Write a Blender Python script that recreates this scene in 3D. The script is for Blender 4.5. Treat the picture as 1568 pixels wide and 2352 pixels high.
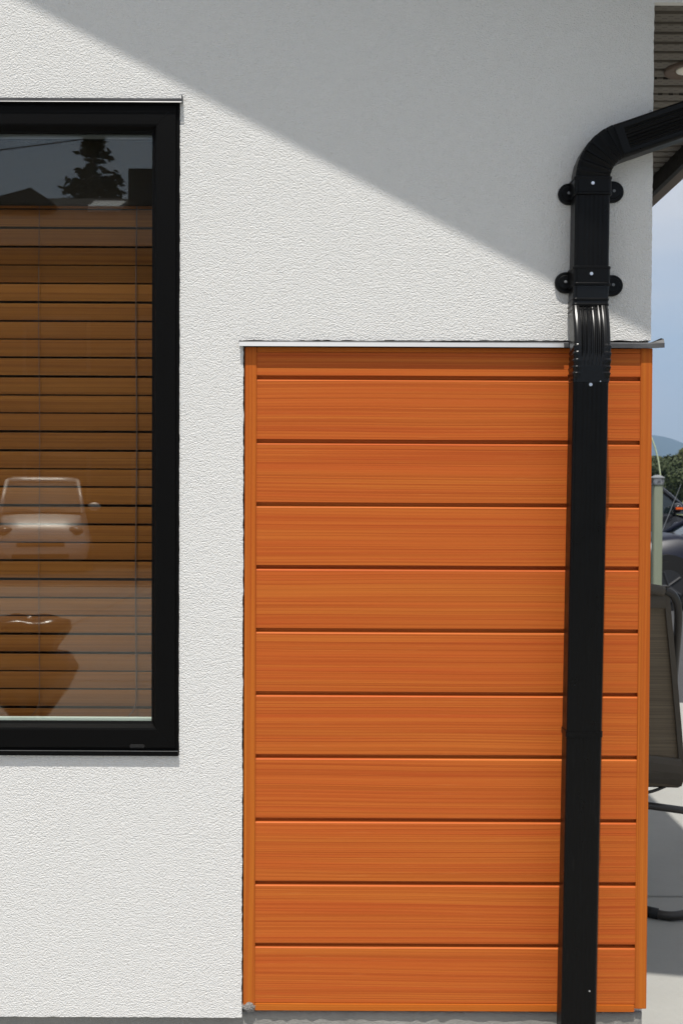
import bpy, bmesh, math, random
from mathutils import Vector, Matrix, Quaternion
from mathutils.geometry import tessellate_polygon
R = math.radians
random.seed(7)
SC = bpy.context.scene
for o in list(bpy.data.objects): bpy.data.objects.remove(o)

# ------------------------------------------------------------ camera, sky, sun, exposure
cam = bpy.data.cameras.new('camera'); co = bpy.data.objects.new('camera', cam)
SC.collection.objects.link(co); SC.camera = co
cam.sensor_fit = 'HORIZONTAL'; cam.sensor_width = 36; cam.lens = 2525/1568*36
cam.dof.use_dof = True; cam.dof.focus_distance = 2.62; cam.dof.aperture_fstop = 15
cam.clip_start = .05; cam.clip_end = 20000
co.location = (0, 0, 1.45); co.rotation_mode = 'QUATERNION'
co.rotation_quaternion = Quaternion((1, 0, 0), R(90-1.04)) @ Quaternion((0, 0, 1), .0045)

LIGHT = Vector((.08, .355, -1.0)).normalized()          # the way sunlight travels
sun = bpy.data.lights.new('sun', 'SUN'); so = bpy.data.objects.new('sun', sun)
SC.collection.objects.link(so); so.rotation_mode = 'QUATERNION'
so.rotation_quaternion = LIGHT.to_track_quat('-Z', 'Y'); so.location = (-1, -3, 9)
sun.energy = 4.9; sun.angle = R(.6); sun.color = (1, .965, .905)

W = bpy.data.worlds.new('World'); SC.world = W; W.use_nodes = True
n = W.node_tree.nodes; l = W.node_tree.links; n.clear()
wo = n.new('ShaderNodeOutputWorld'); bg = n.new('ShaderNodeBackground'); sky = n.new('ShaderNodeTexSky')
sky.sky_type = 'NISHITA'; sky.sun_disc = False
sky.sun_elevation = math.asin(-LIGHT.z); sky.sun_rotation = math.atan2(-LIGHT.x, -LIGHT.y)
sky.air_density = 1.0; sky.dust_density = 1.6; sky.ozone_density = 1.2; sky.altitude = 300
tc = n.new('ShaderNodeTexCoord'); sep = n.new('ShaderNodeSeparateXYZ'); l.new(tc.outputs['Generated'], sep.inputs[0])
zz = n.new('ShaderNodeMath'); zz.operation = 'ADD'; zz.inputs[1].default_value = .22; l.new(sep.outputs['Z'], zz.inputs[0])
dv = n.new('ShaderNodeVectorMath'); dv.operation = 'DIVIDE'
cb = n.new('ShaderNodeCombineXYZ')
for i in range(3): l.new(zz.outputs[0], cb.inputs[i])
l.new(tc.outputs['Generated'], dv.inputs[0]); l.new(cb.outputs[0], dv.inputs[1])
no = n.new('ShaderNodeTexNoise'); no.inputs['Scale'].default_value = 2.1; no.inputs['Detail'].default_value = 7; no.inputs['Roughness'].default_value = .58
l.new(dv.outputs[0], no.inputs['Vector'])
cr = n.new('ShaderNodeValToRGB'); cr.color_ramp.elements[0].position = .24; cr.color_ramp.elements[1].position = .66
l.new(no.outputs['Fac'], cr.inputs[0])
cm = n.new('ShaderNodeMath'); cm.operation = 'MULTIPLY'; cm.operation = 'MULTIPLY_ADD'; cm.inputs[1].default_value = .46; cm.inputs[2].default_value = .50; l.new(cr.outputs[0], cm.inputs[0])
mx = n.new('ShaderNodeMixRGB'); mx.inputs['Color2'].default_value = (6.4, 5.95, 5.55, 1)
l.new(cm.outputs[0], mx.inputs['Fac']); l.new(sky.outputs[0], mx.inputs['Color1'])
l.new(mx.outputs[0], bg.inputs['Color']); bg.inputs['Strength'].default_value = .118
l.new(bg.outputs[0], wo.inputs[0])

vs = SC.view_settings; vs.view_transform = 'Standard'; vs.look = 'None'; vs.gamma = 1; vs.exposure = 0.28
try: vs.use_curve_mapping = False
except Exception: pass
SC.cycles.max_bounces = 10; SC.cycles.transparent_max_bounces = 16
SC.cycles.sample_clamp_indirect = 8

# ------------------------------------------------------------ materials
M = {}
def mat(name, col=(.5,.5,.5), rough=.5, metal=0, spec=.5, **kw):
    m = bpy.data.materials.new(name); m.use_nodes = True
    b = m.node_tree.nodes['Principled BSDF']
    b.inputs['Base Color'].default_value = (*col, 1); b.inputs['Roughness'].default_value = rough
    b.inputs['Metallic'].default_value = metal; b.inputs['Specular IOR Level'].default_value = spec
    for k, v in kw.items(): b.inputs[k].default_value = v
    M[name] = m; return m
class NT:
    """small node builder on a material"""
    def __init__(s, m): s.t = m.node_tree; s.n = s.t.nodes; s.l = s.t.links; s.b = s.n['Principled BSDF']
    warp = None
    def pos(s, scale=(1,1,1), rnd=0):
        g = s.n.new('ShaderNodeNewGeometry'); mp = s.n.new('ShaderNodeMapping'); mp.inputs['Scale'].default_value = scale
        src = g.outputs['Position']
        if s.warp is not None:
            ad = s.n.new('ShaderNodeVectorMath'); ad.operation = 'ADD'; s.l.new(src, ad.inputs[0]); s.l.new(s.warp, ad.inputs[1]); src = ad.outputs[0]
        s.l.new(src, mp.inputs['Vector'])
        if rnd:
            oi = s.n.new('ShaderNodeObjectInfo'); mm = s.n.new('ShaderNodeMath'); mm.operation = 'MULTIPLY'; mm.inputs[1].default_value = rnd
            s.l.new(oi.outputs['Random'], mm.inputs[0]); c = s.n.new('ShaderNodeCombineXYZ')
            for i in range(3): s.l.new(mm.outputs[0], c.inputs[i])
            s.l.new(c.outputs[0], mp.inputs['Location'])
        return mp.outputs[0]
    def noise(s, v, scale=1, detail=4, rough=.5, dist=0):
        t = s.n.new('ShaderNodeTexNoise'); t.inputs['Scale'].default_value = scale; t.inputs['Detail'].default_value = detail
        t.inputs['Roughness'].default_value = rough; t.inputs['Distortion'].default_value = dist; s.l.new(v, t.inputs['Vector']); return t.outputs['Fac']
    def voro(s, v, scale=1, feat='F1'):
        t = s.n.new('ShaderNodeTexVoronoi'); t.inputs['Scale'].default_value = scale; t.feature = feat; s.l.new(v, t.inputs['Vector']); return t.outputs['Distance']
    def ramp(s, f, stops):
        r = s.n.new('ShaderNodeValToRGB'); e = r.color_ramp.elements
        while len(e) < len(stops): e.new(.5)
        for i, (p, c) in enumerate(stops):
            e[i].position = p; e[i].color = (*c, 1) if isinstance(c, tuple) else (c, c, c, 1)
        s.l.new(f, r.inputs[0]); return r.outputs[0]
    def mix(s, f, a, b, mode='MIX'):
        x = s.n.new('ShaderNodeMixRGB'); x.blend_type = mode
        for k, v in (('Fac', f), ('Color1', a), ('Color2', b)):
            if isinstance(v, (int, float)): x.inputs[k].default_value = v if k == 'Fac' else (v, v, v, 1)
            elif isinstance(v, tuple): x.inputs[k].default_value = (*v, 1)
            else: s.l.new(v, x.inputs[k])
        return x.outputs[0]
    def math(s, op, a, b=0.0):
        x = s.n.new('ShaderNodeMath'); x.operation = op
        for i, v in enumerate((a, b)):
            if isinstance(v, (int, float)): x.inputs[i].default_value = v
            else: s.l.new(v, x.inputs[i])
        return x.outputs[0]
    def color(s, c): s.l.new(c, s.b.inputs['Base Color'])
    def rough(s, c): s.l.new(c, s.b.inputs['Roughness'])
    def bump(s, h, dist=.002, strength=1):
        x = s.n.new('ShaderNodeBump'); x.inputs['Distance'].default_value = dist; x.inputs['Strength'].default_value = strength
        s.l.new(h, x.inputs['Height']); s.l.new(x.outputs[0], s.b.inputs['Normal'])

# stucco: trowelled acrylic grain about 6 mm across
t = NT(mat('stucco', (.72,.715,.70), .92, spec=.2)); v = t.pos((1,1,1.25))
g1 = t.noise(v, 270, 2, .6, .25); g2 = t.voro(v, 265); g3 = t.noise(v, 120, 2)
h = t.math('ADD', t.math('MULTIPLY', g1, 1.0), t.math('ADD', t.math('MULTIPLY', g2, -.45), t.math('MULTIPLY', g3, .22)))
t.bump(h, .0031, 1.0)
big = t.noise(t.pos(), 1.7, 5, .6); sm = t.noise(t.pos(), 90, 2)
pit = t.ramp(t.noise(t.pos(), 62, 3, .7), [(.70, 0.0), (.76, 1.0)])
c = t.mix(t.math('MULTIPLY', big, .5), (.755,.745,.724), (.715,.704,.684)); c = t.mix(t.math('MULTIPLY', sm, .22), c, (.58,.575,.56)); c = t.mix(t.math('MULTIPLY', pit, .25), c, (.5,.49,.47))
t.color(c)
SC.cycles.use_denoising = True
def wood(name, horiz, cols, fine, rough, bump):
    t = NT(mat(name, cols[0], rough, spec=.12))
    st = (lambda a, b: (a, 1, b) if horiz else (b, 1, a))
    wob = t.math('MULTIPLY', t.math('SUBTRACT', t.noise(t.pos(st(1.3, 4), 31), 1, 1), .5), .016); cw = t.n.new('ShaderNodeCombineXYZ')
    t.l.new(wob, cw.inputs[2 if horiz else 0]); t.warp = cw.outputs[0]
    lines = t.noise(t.pos(st(.55, 300*fine), 17), 1, 2, .6); mids = t.noise(t.pos(st(.8, 70*fine), 23), 1, 3, .55, .2)
    bands = t.noise(t.pos(st(.9, 24*fine), 41), 1, 4, .55, .4)
    c = t.mix(t.ramp(bands, [(.34, 0.0), (.66, 1.0)]), cols[0], cols[1])
    c = t.mix(t.math('MULTIPLY', t.ramp(mids, [(.46, 0.0), (.72, 1.0)]), .55), c, cols[2])
    c = t.mix(t.math('MULTIPLY', t.ramp(lines, [(.42, 0.0), (.70, 1.0)]), .68), c, cols[3])
    fleck = t.ramp(t.noise(t.pos(st(9, 260*fine), 7), 1, 2), [(.66, 0.0), (.74, 1.0)])
    c = t.mix(t.math('MULTIPLY', fleck, .14), c, cols[4]); t.color(c)
    t.bump(lines, .0006, bump)
ORC = [(.52,.140,.0235), (.51,.113,.0205), (.45,.071,.016), (.31,.054,.009), (.64,.26,.07)]
wood('cladding_grain', True, ORC, 1.25, .5, .5)
wood('trim_grain', False, [(.50,.150,.018), (.48,.115,.016), (.42,.08,.013), (.32,.058,.009), (.56,.2,.04)], .9, .5, .4)
wood('trim_grain_flat', True, [(.52,.158,.019), (.50,.125,.016), (.44,.09,.013), (.34,.06,.009), (.6,.24,.05)], .9, .5, .4)
wood('slat_wood', True, [(.295,.112,.024), (.25,.088,.019), (.205,.067,.014), (.145,.044,.010), (.34,.15,.045)], .8, .55, .35)
t = NT(mat('black_gutter_paint', (.0028,.0028,.0029), .29, spec=.145))
d = t.noise(t.pos((1,1,1)), 22, 5, .65); t.rough(t.ramp(d, [(.3, .26), (.75, .42)]))
dust = t.ramp(t.noise(t.pos((60,60,9)), 1, 3, .7), [(.62, 0.0), (.8, 1.0)])
t.color(t.mix(t.math('MULTIPLY', dust, .03), (.0028,.0028,.0029), (.2,.19,.18)))
t = NT(mat('black_window_paint', (.0032,.0031,.0031), .5, spec=.07))
sp = t.ramp(t.noise(t.pos(), 210, 2), [(.78, 0.0), (.82, 1.0)]); t.color(t.mix(t.math('MULTIPLY', sp, .35), (.0032,.0031,.0031), (.3,.29,.27)))
t = NT(mat('flashing_metal', (.07,.07,.073), .5, spec=.3)); t.color(t.mix(t.ramp(t.noise(t.pos((14,14,60)), 1, 4), [(.4,0.0),(.7,1.0)]), (.055,.055,.058), (.10,.10,.104)))
mat('glare_metal', (.5,.5,.495), .34, 1.0); mat('lit_edge_metal', (.30,.30,.30), .5, 1.0)  # paler metals: sun glare and lit edges put into the colour
mat('dark_gap', (.012,.011,.011), .9, spec=.1)
mat('black_elbow_gloss', (.0028,.0028,.0029), .27, spec=.27)
mat('screw_zinc', (.72,.72,.74), .28, 1.0)
mat('rubber_black', (.012,.012,.012), .7, spec=.3)
def concrete(name, a, b, rscale, bump):
    t = NT(mat(name, a, .88, spec=.25)); v = t.pos()
    c = t.mix(t.ramp(t.noise(v, 1.6*rscale, 6, .65), [(.3,0.0),(.7,1.0)]), a, b)
    c = t.mix(t.math('MULTIPLY', t.noise(v, 60*rscale, 4, .7), .25), c, (a[0]*.6, a[1]*.6, a[2]*.6))
    pit = t.ramp(t.voro(v, 42), [(.02, 1.0), (.07, 0.0)]); pm = t.math('MULTIPLY', pit, t.ramp(t.noise(v, 9, 2), [(.52,0.0),(.6,1.0)]))
    c = t.mix(t.math('MULTIPLY', pm, .5), c, (.12,.11,.10)); t.color(c)
    t.bump(t.math('ADD', t.noise(v, 130*rscale, 5, .7), t.math('MULTIPLY', t.noise(v, 20*rscale, 4), .8)), .004, bump)
concrete('patio_concrete', (.335,.33,.305), (.285,.28,.26), 1, .3)
concrete('foundation_concrete', (.40,.39,.36), (.30,.29,.27), 3, 1)
concrete('mortar', (.40,.38,.36), (.31,.29,.27), 6, 1)
concrete('asphalt', (.062,.062,.064), (.048,.048,.05), 2, .6)
t = NT(mat('soil_grass', (.07,.085,.035), .95, spec=.1)); t.color(t.mix(t.noise(t.pos(), 3, 7, .7), (.06,.085,.03), (.12,.11,.06)))
t = NT(mat('soffit_vinyl', (.26,.235,.205), .6, spec=.3))
sx = t.n.new('ShaderNodeSeparateXYZ'); t.l.new(t.pos(), sx.inputs[0])
row = t.math('DIVIDE', sx.outputs['Y'], .0135); fr_ = t.math('FRACT', row); ri = t.math('FLOOR', row)
col = t.math('FRACT', t.math('ADD', t.math('DIVIDE', sx.outputs['X'], .031), t.math('MULTIPLY', ri, .37)))
slot = t.math('MULTIPLY', t.math('LESS_THAN', col, .42), t.math('LESS_THAN', fr_, .17))     # vent slots
t.color(t.mix(t.math('MULTIPLY', slot, .85), (.155,.138,.118), (.02,.018,.016)))
mat('gutter_brown', (.10,.078,.062), .42, spec=.4)
mat('light_trim', (.12,.085,.065), .6, spec=.3); mat('light_lens', (.88,.82,.72), .35)
t = NT(mat('roof_shingle', (.06,.055,.05), .95)); t.color(t.mix(t.noise(t.pos(), 14, 4), (.028,.026,.025), (.055,.05,.047)))
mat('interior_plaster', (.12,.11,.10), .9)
# glass: clear sheet that mirrors by Fresnel on each face
def glassy(name, ior, tint):
    m = bpy.data.materials.new(name); m.use_nodes = True; nn = m.node_tree.nodes; ll = m.node_tree.links; nn.clear()
    o = nn.new('ShaderNodeOutputMaterial'); mi = nn.new('ShaderNodeMixShader'); tr = nn.new('ShaderNodeBsdfTransparent'); gl = nn.new('ShaderNodeBsdfGlossy')
    fr = nn.new('ShaderNodeFresnel'); fr.inputs['IOR'].default_value = ior; tr.inputs[0].default_value = (*tint, 1); gl.inputs['Roughness'].default_value = 0.0
    gl.inputs['Color'].default_value = (.97,.99,.97,1)
    ge = nn.new('ShaderNodeNewGeometry'); sw = nn.new('ShaderNodeMix'); sw.data_type = 'FLOAT'   # the same mirror on both faces of the sheet
    sw.inputs[2].default_value = ior; sw.inputs[3].default_value = 1/ior; ll.new(ge.outputs['Backfacing'], sw.inputs[0]); ll.new(sw.outputs[0], fr.inputs['IOR'])
    ll.new(fr.outputs[0], mi.inputs[0]); ll.new(tr.outputs[0], mi.inputs[1]); ll.new(gl.outputs[0], mi.inputs[2]); ll.new(mi.outputs[0], o.inputs[0]); M[name] = m
glassy('window_glass', 1.58, (.93,.95,.93))
mat('spacer_white', (.72,.78,.72), .5)
mat('blind_top_dark', (.022,.015,.010), .7, spec=.15); mat('cord_brown', (.10,.06,.05), .8)
# patio chair
t = NT(mat('sling_fabric', (.055,.045,.034), .75, spec=.25)); wv = t.pos((1,1,1))
ln = t.ramp(t.noise(t.pos((3,3,420)), 1, 1, .5), [(.25,0.0),(.75,1.0)]); c = t.mix(ln, (.165,.128,.086), (.09,.070,.049))
t.color(c)
mat('sling_edge', (.07,.057,.043), .7); mat('chair_tube', (.030,.026,.023), .42, spec=.4)
t = NT(mat('post_green', (.25,.275,.2), .8, spec=.2)); t.color(t.mix(t.noise(t.pos((9,9,2)), 1, 5, .6), (.20,.23,.165), (.30,.32,.245)))
mat('cap_grey', (.16,.17,.18), .5); t = NT(mat('cap_window', (.5,.48,.5), .3)); t.color(t.ramp(t.noise(t.pos(), 30, 3), [(.45,(.55,.55,.58)),(.6,(.16,.15,.16))]))
mat('rod_green', (.50,.56,.36), .4)
# vehicles
mat('paint_black', (.012,.013,.016), .18, spec=.4, **{'Coat Weight': .3, 'Coat Roughness': .05})
mat('paint_navy', (.008,.010,.020), .34, .0, spec=.2)
mat('paint_silver', (.9,.85,.80), .5, .45, **{'Coat Weight': .7, 'Coat Roughness': .04})
mat('car_glass', (.010,.016,.018), .06, spec=.75); mat('car_glass_pale', (.20,.19,.165), .12, spec=.9); mat('car_plastic', (.018,.018,.019), .5); mat('rim_alloy', (.03,.03,.032), .4, .3)  # silver van's glass: sky reflection put into a paler base colour
mat('lamp_clear', (.16,.165,.17), .2, spec=.8); mat('lamp_amber', (.75,.11,.012), .25)
# plants, far land
def leafmat(name, a, b):
    t = NT(mat(name, a, .65, spec=.25)); oi = t.noise(t.pos(), .9, 3)
    t.color(t.mix(oi, a, b))
leafmat('leaf_dark', (.022,.032,.009), (.040,.052,.014)); leafmat('leaf_olive', (.036,.046,.011), (.062,.066,.02)); leafmat('needle', (.022,.036,.018), (.045,.06,.028))
t = NT(mat('bark', (.09,.065,.045), .95)); t.color(t.mix(t.noise(t.pos((9,9,2)), 1, 5), (.06,.045,.03), (.13,.10,.075)))
t = NT(mat('forest_slope', (.045,.06,.03), .95, spec=.05)); t.color(t.mix(t.noise(t.pos((.004,.004,.004)), 1, 8, .6), (.03,.042,.028), (.07,.075,.055)))
mat('house_brown', (.075,.055,.042), .8); mat('house_trim', (.6,.6,.6), .5); mat('house_frame', (.13,.11,.10), .7); mat('sheet_black', (.012,.011,.012), .22, spec=.6); mat('wire', (.02,.02,.02), .6); mat('spider_brown', (.06,.05,.045), .8)

# ------------------------------------------------------------ mesh helpers
def link(o, parent=None):
    SC.collection.objects.link(o)
    if parent: o.parent = parent
    return o
def obj(name, bm, m, parent=None, smooth=False, loc=None):
    me = bpy.data.meshes.new(name); bmesh.ops.recalc_face_normals(bm, faces=bm.faces[:]); bm.to_mesh(me); bm.free()
    for k in (m if isinstance(m, (list, tuple)) else [m]): me.materials.append(M[k])
    if smooth:
        for p in me.polygons: p.use_smooth = True
    o = bpy.data.objects.new(name, me)
    if loc: o.location = loc
    link(o, parent)
    if parent:                                    # everything is modelled in world space, things stand at their base
        w = Matrix.Identity(4); q = parent
        while q: w = q.matrix_basis @ w if False else Matrix.Translation(q.location) @ w; q = q.parent
        if not loc: o.location = -w.translation
    return o
def empty(name, loc=(0,0,0), parent=None):
    o = bpy.data.objects.new(name, None); o.location = loc; o.empty_display_size = .1; return link(o, parent)
def tag(o, label=None, cat=None, group=None, kind=None):
    for k, v in (('label', label), ('category', cat), ('group', group), ('kind', kind)):
        if v: o[k] = v
    return o
def box(bm, x0, x1, y0, y1, z0, z1, mi=0):
    vs_ = [bm.verts.new(p) for p in ((x0,y0,z0),(x1,y0,z0),(x1,y1,z0),(x0,y1,z0),(x0,y0,z1),(x1,y0,z1),(x1,y1,z1),(x0,y1,z1))]
    for f in ((0,3,2,1),(4,5,6,7),(0,1,5,4),(1,2,6,5),(2,3,7,6),(3,0,4,7)):
        q = bm.faces.new([vs_[i] for i in f]); q.material_index = mi
def bevbox(x0, x1, y0, y1, z0, z1, b=.003, seg=2):
    bm = bmesh.new(); box(bm, x0, x1, y0, y1, z0, z1)
    bmesh.ops.bevel(bm, geom=bm.edges[:], offset=b, segments=seg, affect='EDGES', clamp_overlap=True); return bm
def extrude_x(bm, prof, x0, x1, closed=True):
    """profile [(y, z)] pulled along X"""
    a = [bm.verts.new((x0, y, z)) for y, z in prof]; b = [bm.verts.new((x1, y, z)) for y, z in prof]
    k = len(prof)
    for i in range(k if closed else k-1): j = (i+1) % k; bm.faces.new((a[i], a[j], b[j], b[i]))
    if closed: bm.faces.new(a); bm.faces.new(b)
def extrude_y(bm, poly, y0, y1):
    """polygon [(x, z)] pulled along Y"""
    a = [bm.verts.new((x, y0, z)) for x, z in poly]; b = [bm.verts.new((x, y1, z)) for x, z in poly]; k = len(poly)
    for i in range(k): j = (i+1) % k; bm.faces.new((a[i], a[j], b[j], b[i]))
    bm.faces.new(a); bm.faces.new(b)
def rings(bm, secs, cap=True, mi=0):
    R_ = [[bm.verts.new(p) for p in s] for s in secs]; k = len(secs[0])
    for a, b in zip(R_, R_[1:]):
        for i in range(k): j = (i+1) % k; f = bm.faces.new((a[i], a[j], b[j], b[i])); f.material_index = mi
    if cap:
        for q in (R_[0], R_[-1]):
            try: bm.faces.new(q).material_index = mi
            except ValueError: pass
def smooth_path(pts, per=8):
    P = [Vector(p) for p in pts]; out = []
    for i in range(len(P)-1):
        p0, p1, p2, p3 = P[max(i-1,0)], P[i], P[i+1], P[min(i+2,len(P)-1)]
        for k in range(per):
            t_ = k/per
            out.append(.5*((2*p1)+(p2-p0)*t_+(2*p0-5*p1+4*p2-p3)*t_*t_+(3*p1-p0-3*p2+p3)*t_**3))
    return out+[P[-1]]
def tube(bm, pts, r, seg=10, r2=None):
    P = [Vector(p) for p in pts]; secs = []; up = Vector((0,0,1)); prev = None
    for i, p in enumerate(P):
        T = (P[min(i+1,len(P)-1)]-P[max(i-1,0)]).normalized()
        if prev is None: U = T.cross(up if abs(T.z) < .9 else Vector((1,0,0))).normalized()
        else: U = (prev - T*prev.dot(T)).normalized()
        prev = U; V = T.cross(U); rr = r if r2 is None else r+(r2-r)*i/(len(P)-1)
        secs.append([p+rr*(math.cos(a)*U+math.sin(a)*V) for a in [2*math.pi*k/seg for k in range(seg)]])
    rings(bm, secs)
def disc(bm, c, r, depth, axis='Y', seg=24, r2=None):
    a = {'Y': (Vector((1,0,0)), Vector((0,0,1)), Vector((0,1,0))), 'Z': (Vector((1,0,0)), Vector((0,1,0)), Vector((0,0,1)))}[axis]; c = Vector(c)
    rings(bm, [[c+a[2]*d+rr*(math.cos(t_)*a[0]+math.sin(t_)*a[1]) for t_ in [2*math.pi*k/seg for k in range(seg)]] for d, rr in ((0, r), (depth, r2 or r))])

# ------------------------------------------------------------ ground
WY = 2.65                                                        # face of the gable wall
bm = bmesh.new(); box(bm, -9000, 9000, -9000, 9000, -1.0, -.06); g = obj('ground', bm, 'soil_grass'); tag(g, kind='structure')
patio = empty('patio', (0,3,0)); tag(patio, kind='structure')
ys = [-11.2, -7.9, -5.4, -3.0, -.9, 1.53, 3.925, 6.35, 7.6]; xs = [-14.5, -11.6, -8.7, -5.8, -2.9, .0, 2.62, 5.2]
for a, b in zip(ys, ys[1:]):
    for c_, d_ in zip(xs, xs[1:]):
        obj('slab', bevbox(c_+.004, d_-.004, a+.004, b-.004, -.09, 0, .006, 2), 'patio_concrete', patio)
bm = bmesh.new(); box(bm, -60, 60, -22, -11.35, -.2, -.052); tag(obj('road', bm, 'asphalt'), kind='structure')
bm = bmesh.new(); box(bm, -3, 40, 7.75, 27, -.2, -.05); tag(obj('parking_lot', bm, 'asphalt'), kind='structure')
bm = bevbox(-60, 60, -11.34, -11.21, -.2, .02, .02); tag(obj('kerb', bm, 'patio_concrete'), kind='structure')

# ------------------------------------------------------------ the house
house = empty('house', (.742, WY, 0))
tag(house, 'white stucco house with orange wood grain cladding at its corner and a black framed window', 'house')
SLOPE = .5243
def roof_z(x): return 2.659 - SLOPE*(x-1.22)
RIDGE = -4.2
# stucco skin, its edges ragged where it was trowelled against trim and flashing
def ragged(a, b, amp, step=.006):
    (x0, z0), (x1, z1) = a, b; L = math.hypot(x1-x0, z1-z0); k = max(1, int(L/step)); nx, nz = -(z1-z0)/L, (x1-x0)/L; out = []; w = 0
    for i in range(k):
        t_ = i/k; w = .6*w+random.uniform(-1, 1)*amp*.8
        q = w if i else 0
        out.append((x0+(x1-x0)*t_+nx*q, z0+(z1-z0)*t_+nz*q))
    return out
def roughline(pts, amps):
    out = []
    for i, a in enumerate(amps): out += ragged(pts[i], pts[(i+1) % len(pts)], a) if a else [pts[i]]
    return out
zt = lambda x: roof_z(x)-.004
outer = roughline([(-5.6,.170), (-.2372,.170), (-.2374,1.8142), (.742,1.8178), (.742,2.625), (1.15,2.625), (1.15, zt(1.15)), (RIDGE, zt(RIDGE)), (-5.6, zt(RIDGE)-SLOPE*1.4)],
                  [.0007, .0011, .0012, .0008, 0, 0, 0, 0, 0])
hole = roughline([(-1.9,.8105), (-1.9,2.3905), (-.3905,2.3905), (-.3905,.8105)], [0, .0016, .0006, 0])
def skin(outer, hole, y0, y1):
    bm = bmesh.new(); A = [Vector((x, y0, z)) for x, z in outer]; H = [Vector((x, y0, z)) for x, z in hole]
    pts = A+H; va = [bm.verts.new(p) for p in pts]; vb = [bm.verts.new((p.x, y1, p.z)) for p in pts]
    tr = tessellate_polygon([[(p.x, p.z, 0) for p in A], [(p.x, p.z, 0) for p in H]])
    for t_ in tr:
        try: bm.faces.new([va[i] for i in t_]); bm.faces.new([vb[i] for i in reversed(t_)])
        except ValueError: pass
    for s, e in ((0, len(A)), (len(A), len(pts))):
        for i in range(s, e): j = i+1 if i+1 < e else s; bm.faces.new((va[i], va[j], vb[j], vb[i]))
    return bm
obj('stucco_wall', skin(outer, hole, WY, WY+.017), 'stucco', house)
core = empty('wall_core', (0,0,0), house); core.location = -Vector(house.location)
house_core = bmesh.new()
box(house_core, -5.58, -1.92, WY+.018, WY+.10, .2, roof_z(1.0)); box(house_core, -.372, .70, WY+.018, WY+.10, .2, roof_z(1.0))
box(house_core, -1.92, -.372, WY+.018, WY+.10, .2, .80); box(house_core, -1.92, -.372, WY+.018, WY+.10, 2.40, roof_z(1.0))
bpy.data.objects.remove(core)
obj('sheathing', house_core, 'dark_gap', house)
bm = bmesh.new(); box(bm, .70, .7405, WY+.019, 12, .17, 2.64); obj('side_wall', bm, 'stucco', house)
bm = bmesh.new(); box(bm, -9.5, .70, 11.9, 12, .17, 2.64); box(bm, -9.5, -9.4, WY+.12, 11.9, .17, 2.64); box(bm, -9.4, -5.62, WY, WY+.1, .17, 2.64); obj('rear_wall', bm, 'stucco', house)
# room behind the window
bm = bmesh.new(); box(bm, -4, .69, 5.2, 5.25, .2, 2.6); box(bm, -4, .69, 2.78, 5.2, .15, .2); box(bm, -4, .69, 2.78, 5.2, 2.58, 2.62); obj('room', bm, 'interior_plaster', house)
# foundation with a rough cast face
def rough_slab(x0, x1, z0, z1, y, depth, step, amp):
    bm = bmesh.new(); nx = max(2, int((x1-x0)/step)); nz = max(2, int((z1-z0)/step)); G = []
    for j in range(nz+1):
        G.append([bm.verts.new((x0+(x1-x0)*i/nx, y+random.uniform(-amp, amp), z0+(z1-z0)*j/nz)) for i in range(nx+1)])
    for j in range(nz):
        for i in range(nx): bm.faces.new((G[j][i], G[j][i+1], G[j+1][i+1], G[j+1][i]))
    ed = [e for e in bm.edges if e.is_boundary]; r_ = bmesh.ops.extrude_edge_only(bm, edges=ed)
    for v_ in r_['geom']:
        if isinstance(v_, bmesh.types.BMVert): v_.co.y = y+depth
    return bm
obj('foundation', rough_slab(-1.4, .738, -.1, .182, WY+.011, .2, .016, .0022), 'foundation_concrete', house, smooth=True)
bm = bmesh.new(); box(bm, -9.45, -1.402, WY+.012, WY+.2, -.1, .169); box(bm, .5, .7375, WY+.215, 12, -.1, .169); obj('foundation', bm, 'foundation_concrete', house)
bm = bmesh.new(); bmesh.ops.create_icosphere(bm, subdivisions=4, radius=1)
for v_ in bm.verts:
    p = v_.co.copy(); q = 1+random.uniform(-.12, .12)
    v_.co = Vector((-.2205+p.x*.0165*q, WY+.006+p.y*.012*q, .196+p.z*(.013+.006*p.x)*q))
obj('mortar_patch', bm, 'mortar', house)

# roof over the gable, its rake 0.40 m in front of the wall
bm = bmesh.new()
extrude_y(bm, [(1.22, roof_z(1.22)), (RIDGE, roof_z(RIDGE)), (-9.62, roof_z(1.22)), (-9.62, roof_z(1.22)+.21), (RIDGE, roof_z(RIDGE)+.21), (1.22, roof_z(1.22)+.21)], 2.27, 12.3)
obj('roof', bm, 'roof_shingle', house)
bm = bmesh.new()
for s in (1, -1):
    e0 = (1.222, roof_z(1.22)); e1 = (RIDGE, roof_z(RIDGE))
    pr = [(RIDGE+s*(x-RIDGE), z+dz) for (x, z), dz in ((e0, -.003), (e1, -.003), (e1, .2), (e0, .2))]
    extrude_y(bm, pr, 2.25, 2.268)
obj('rake_fascia', bm, 'black_window_paint', house)
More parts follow.
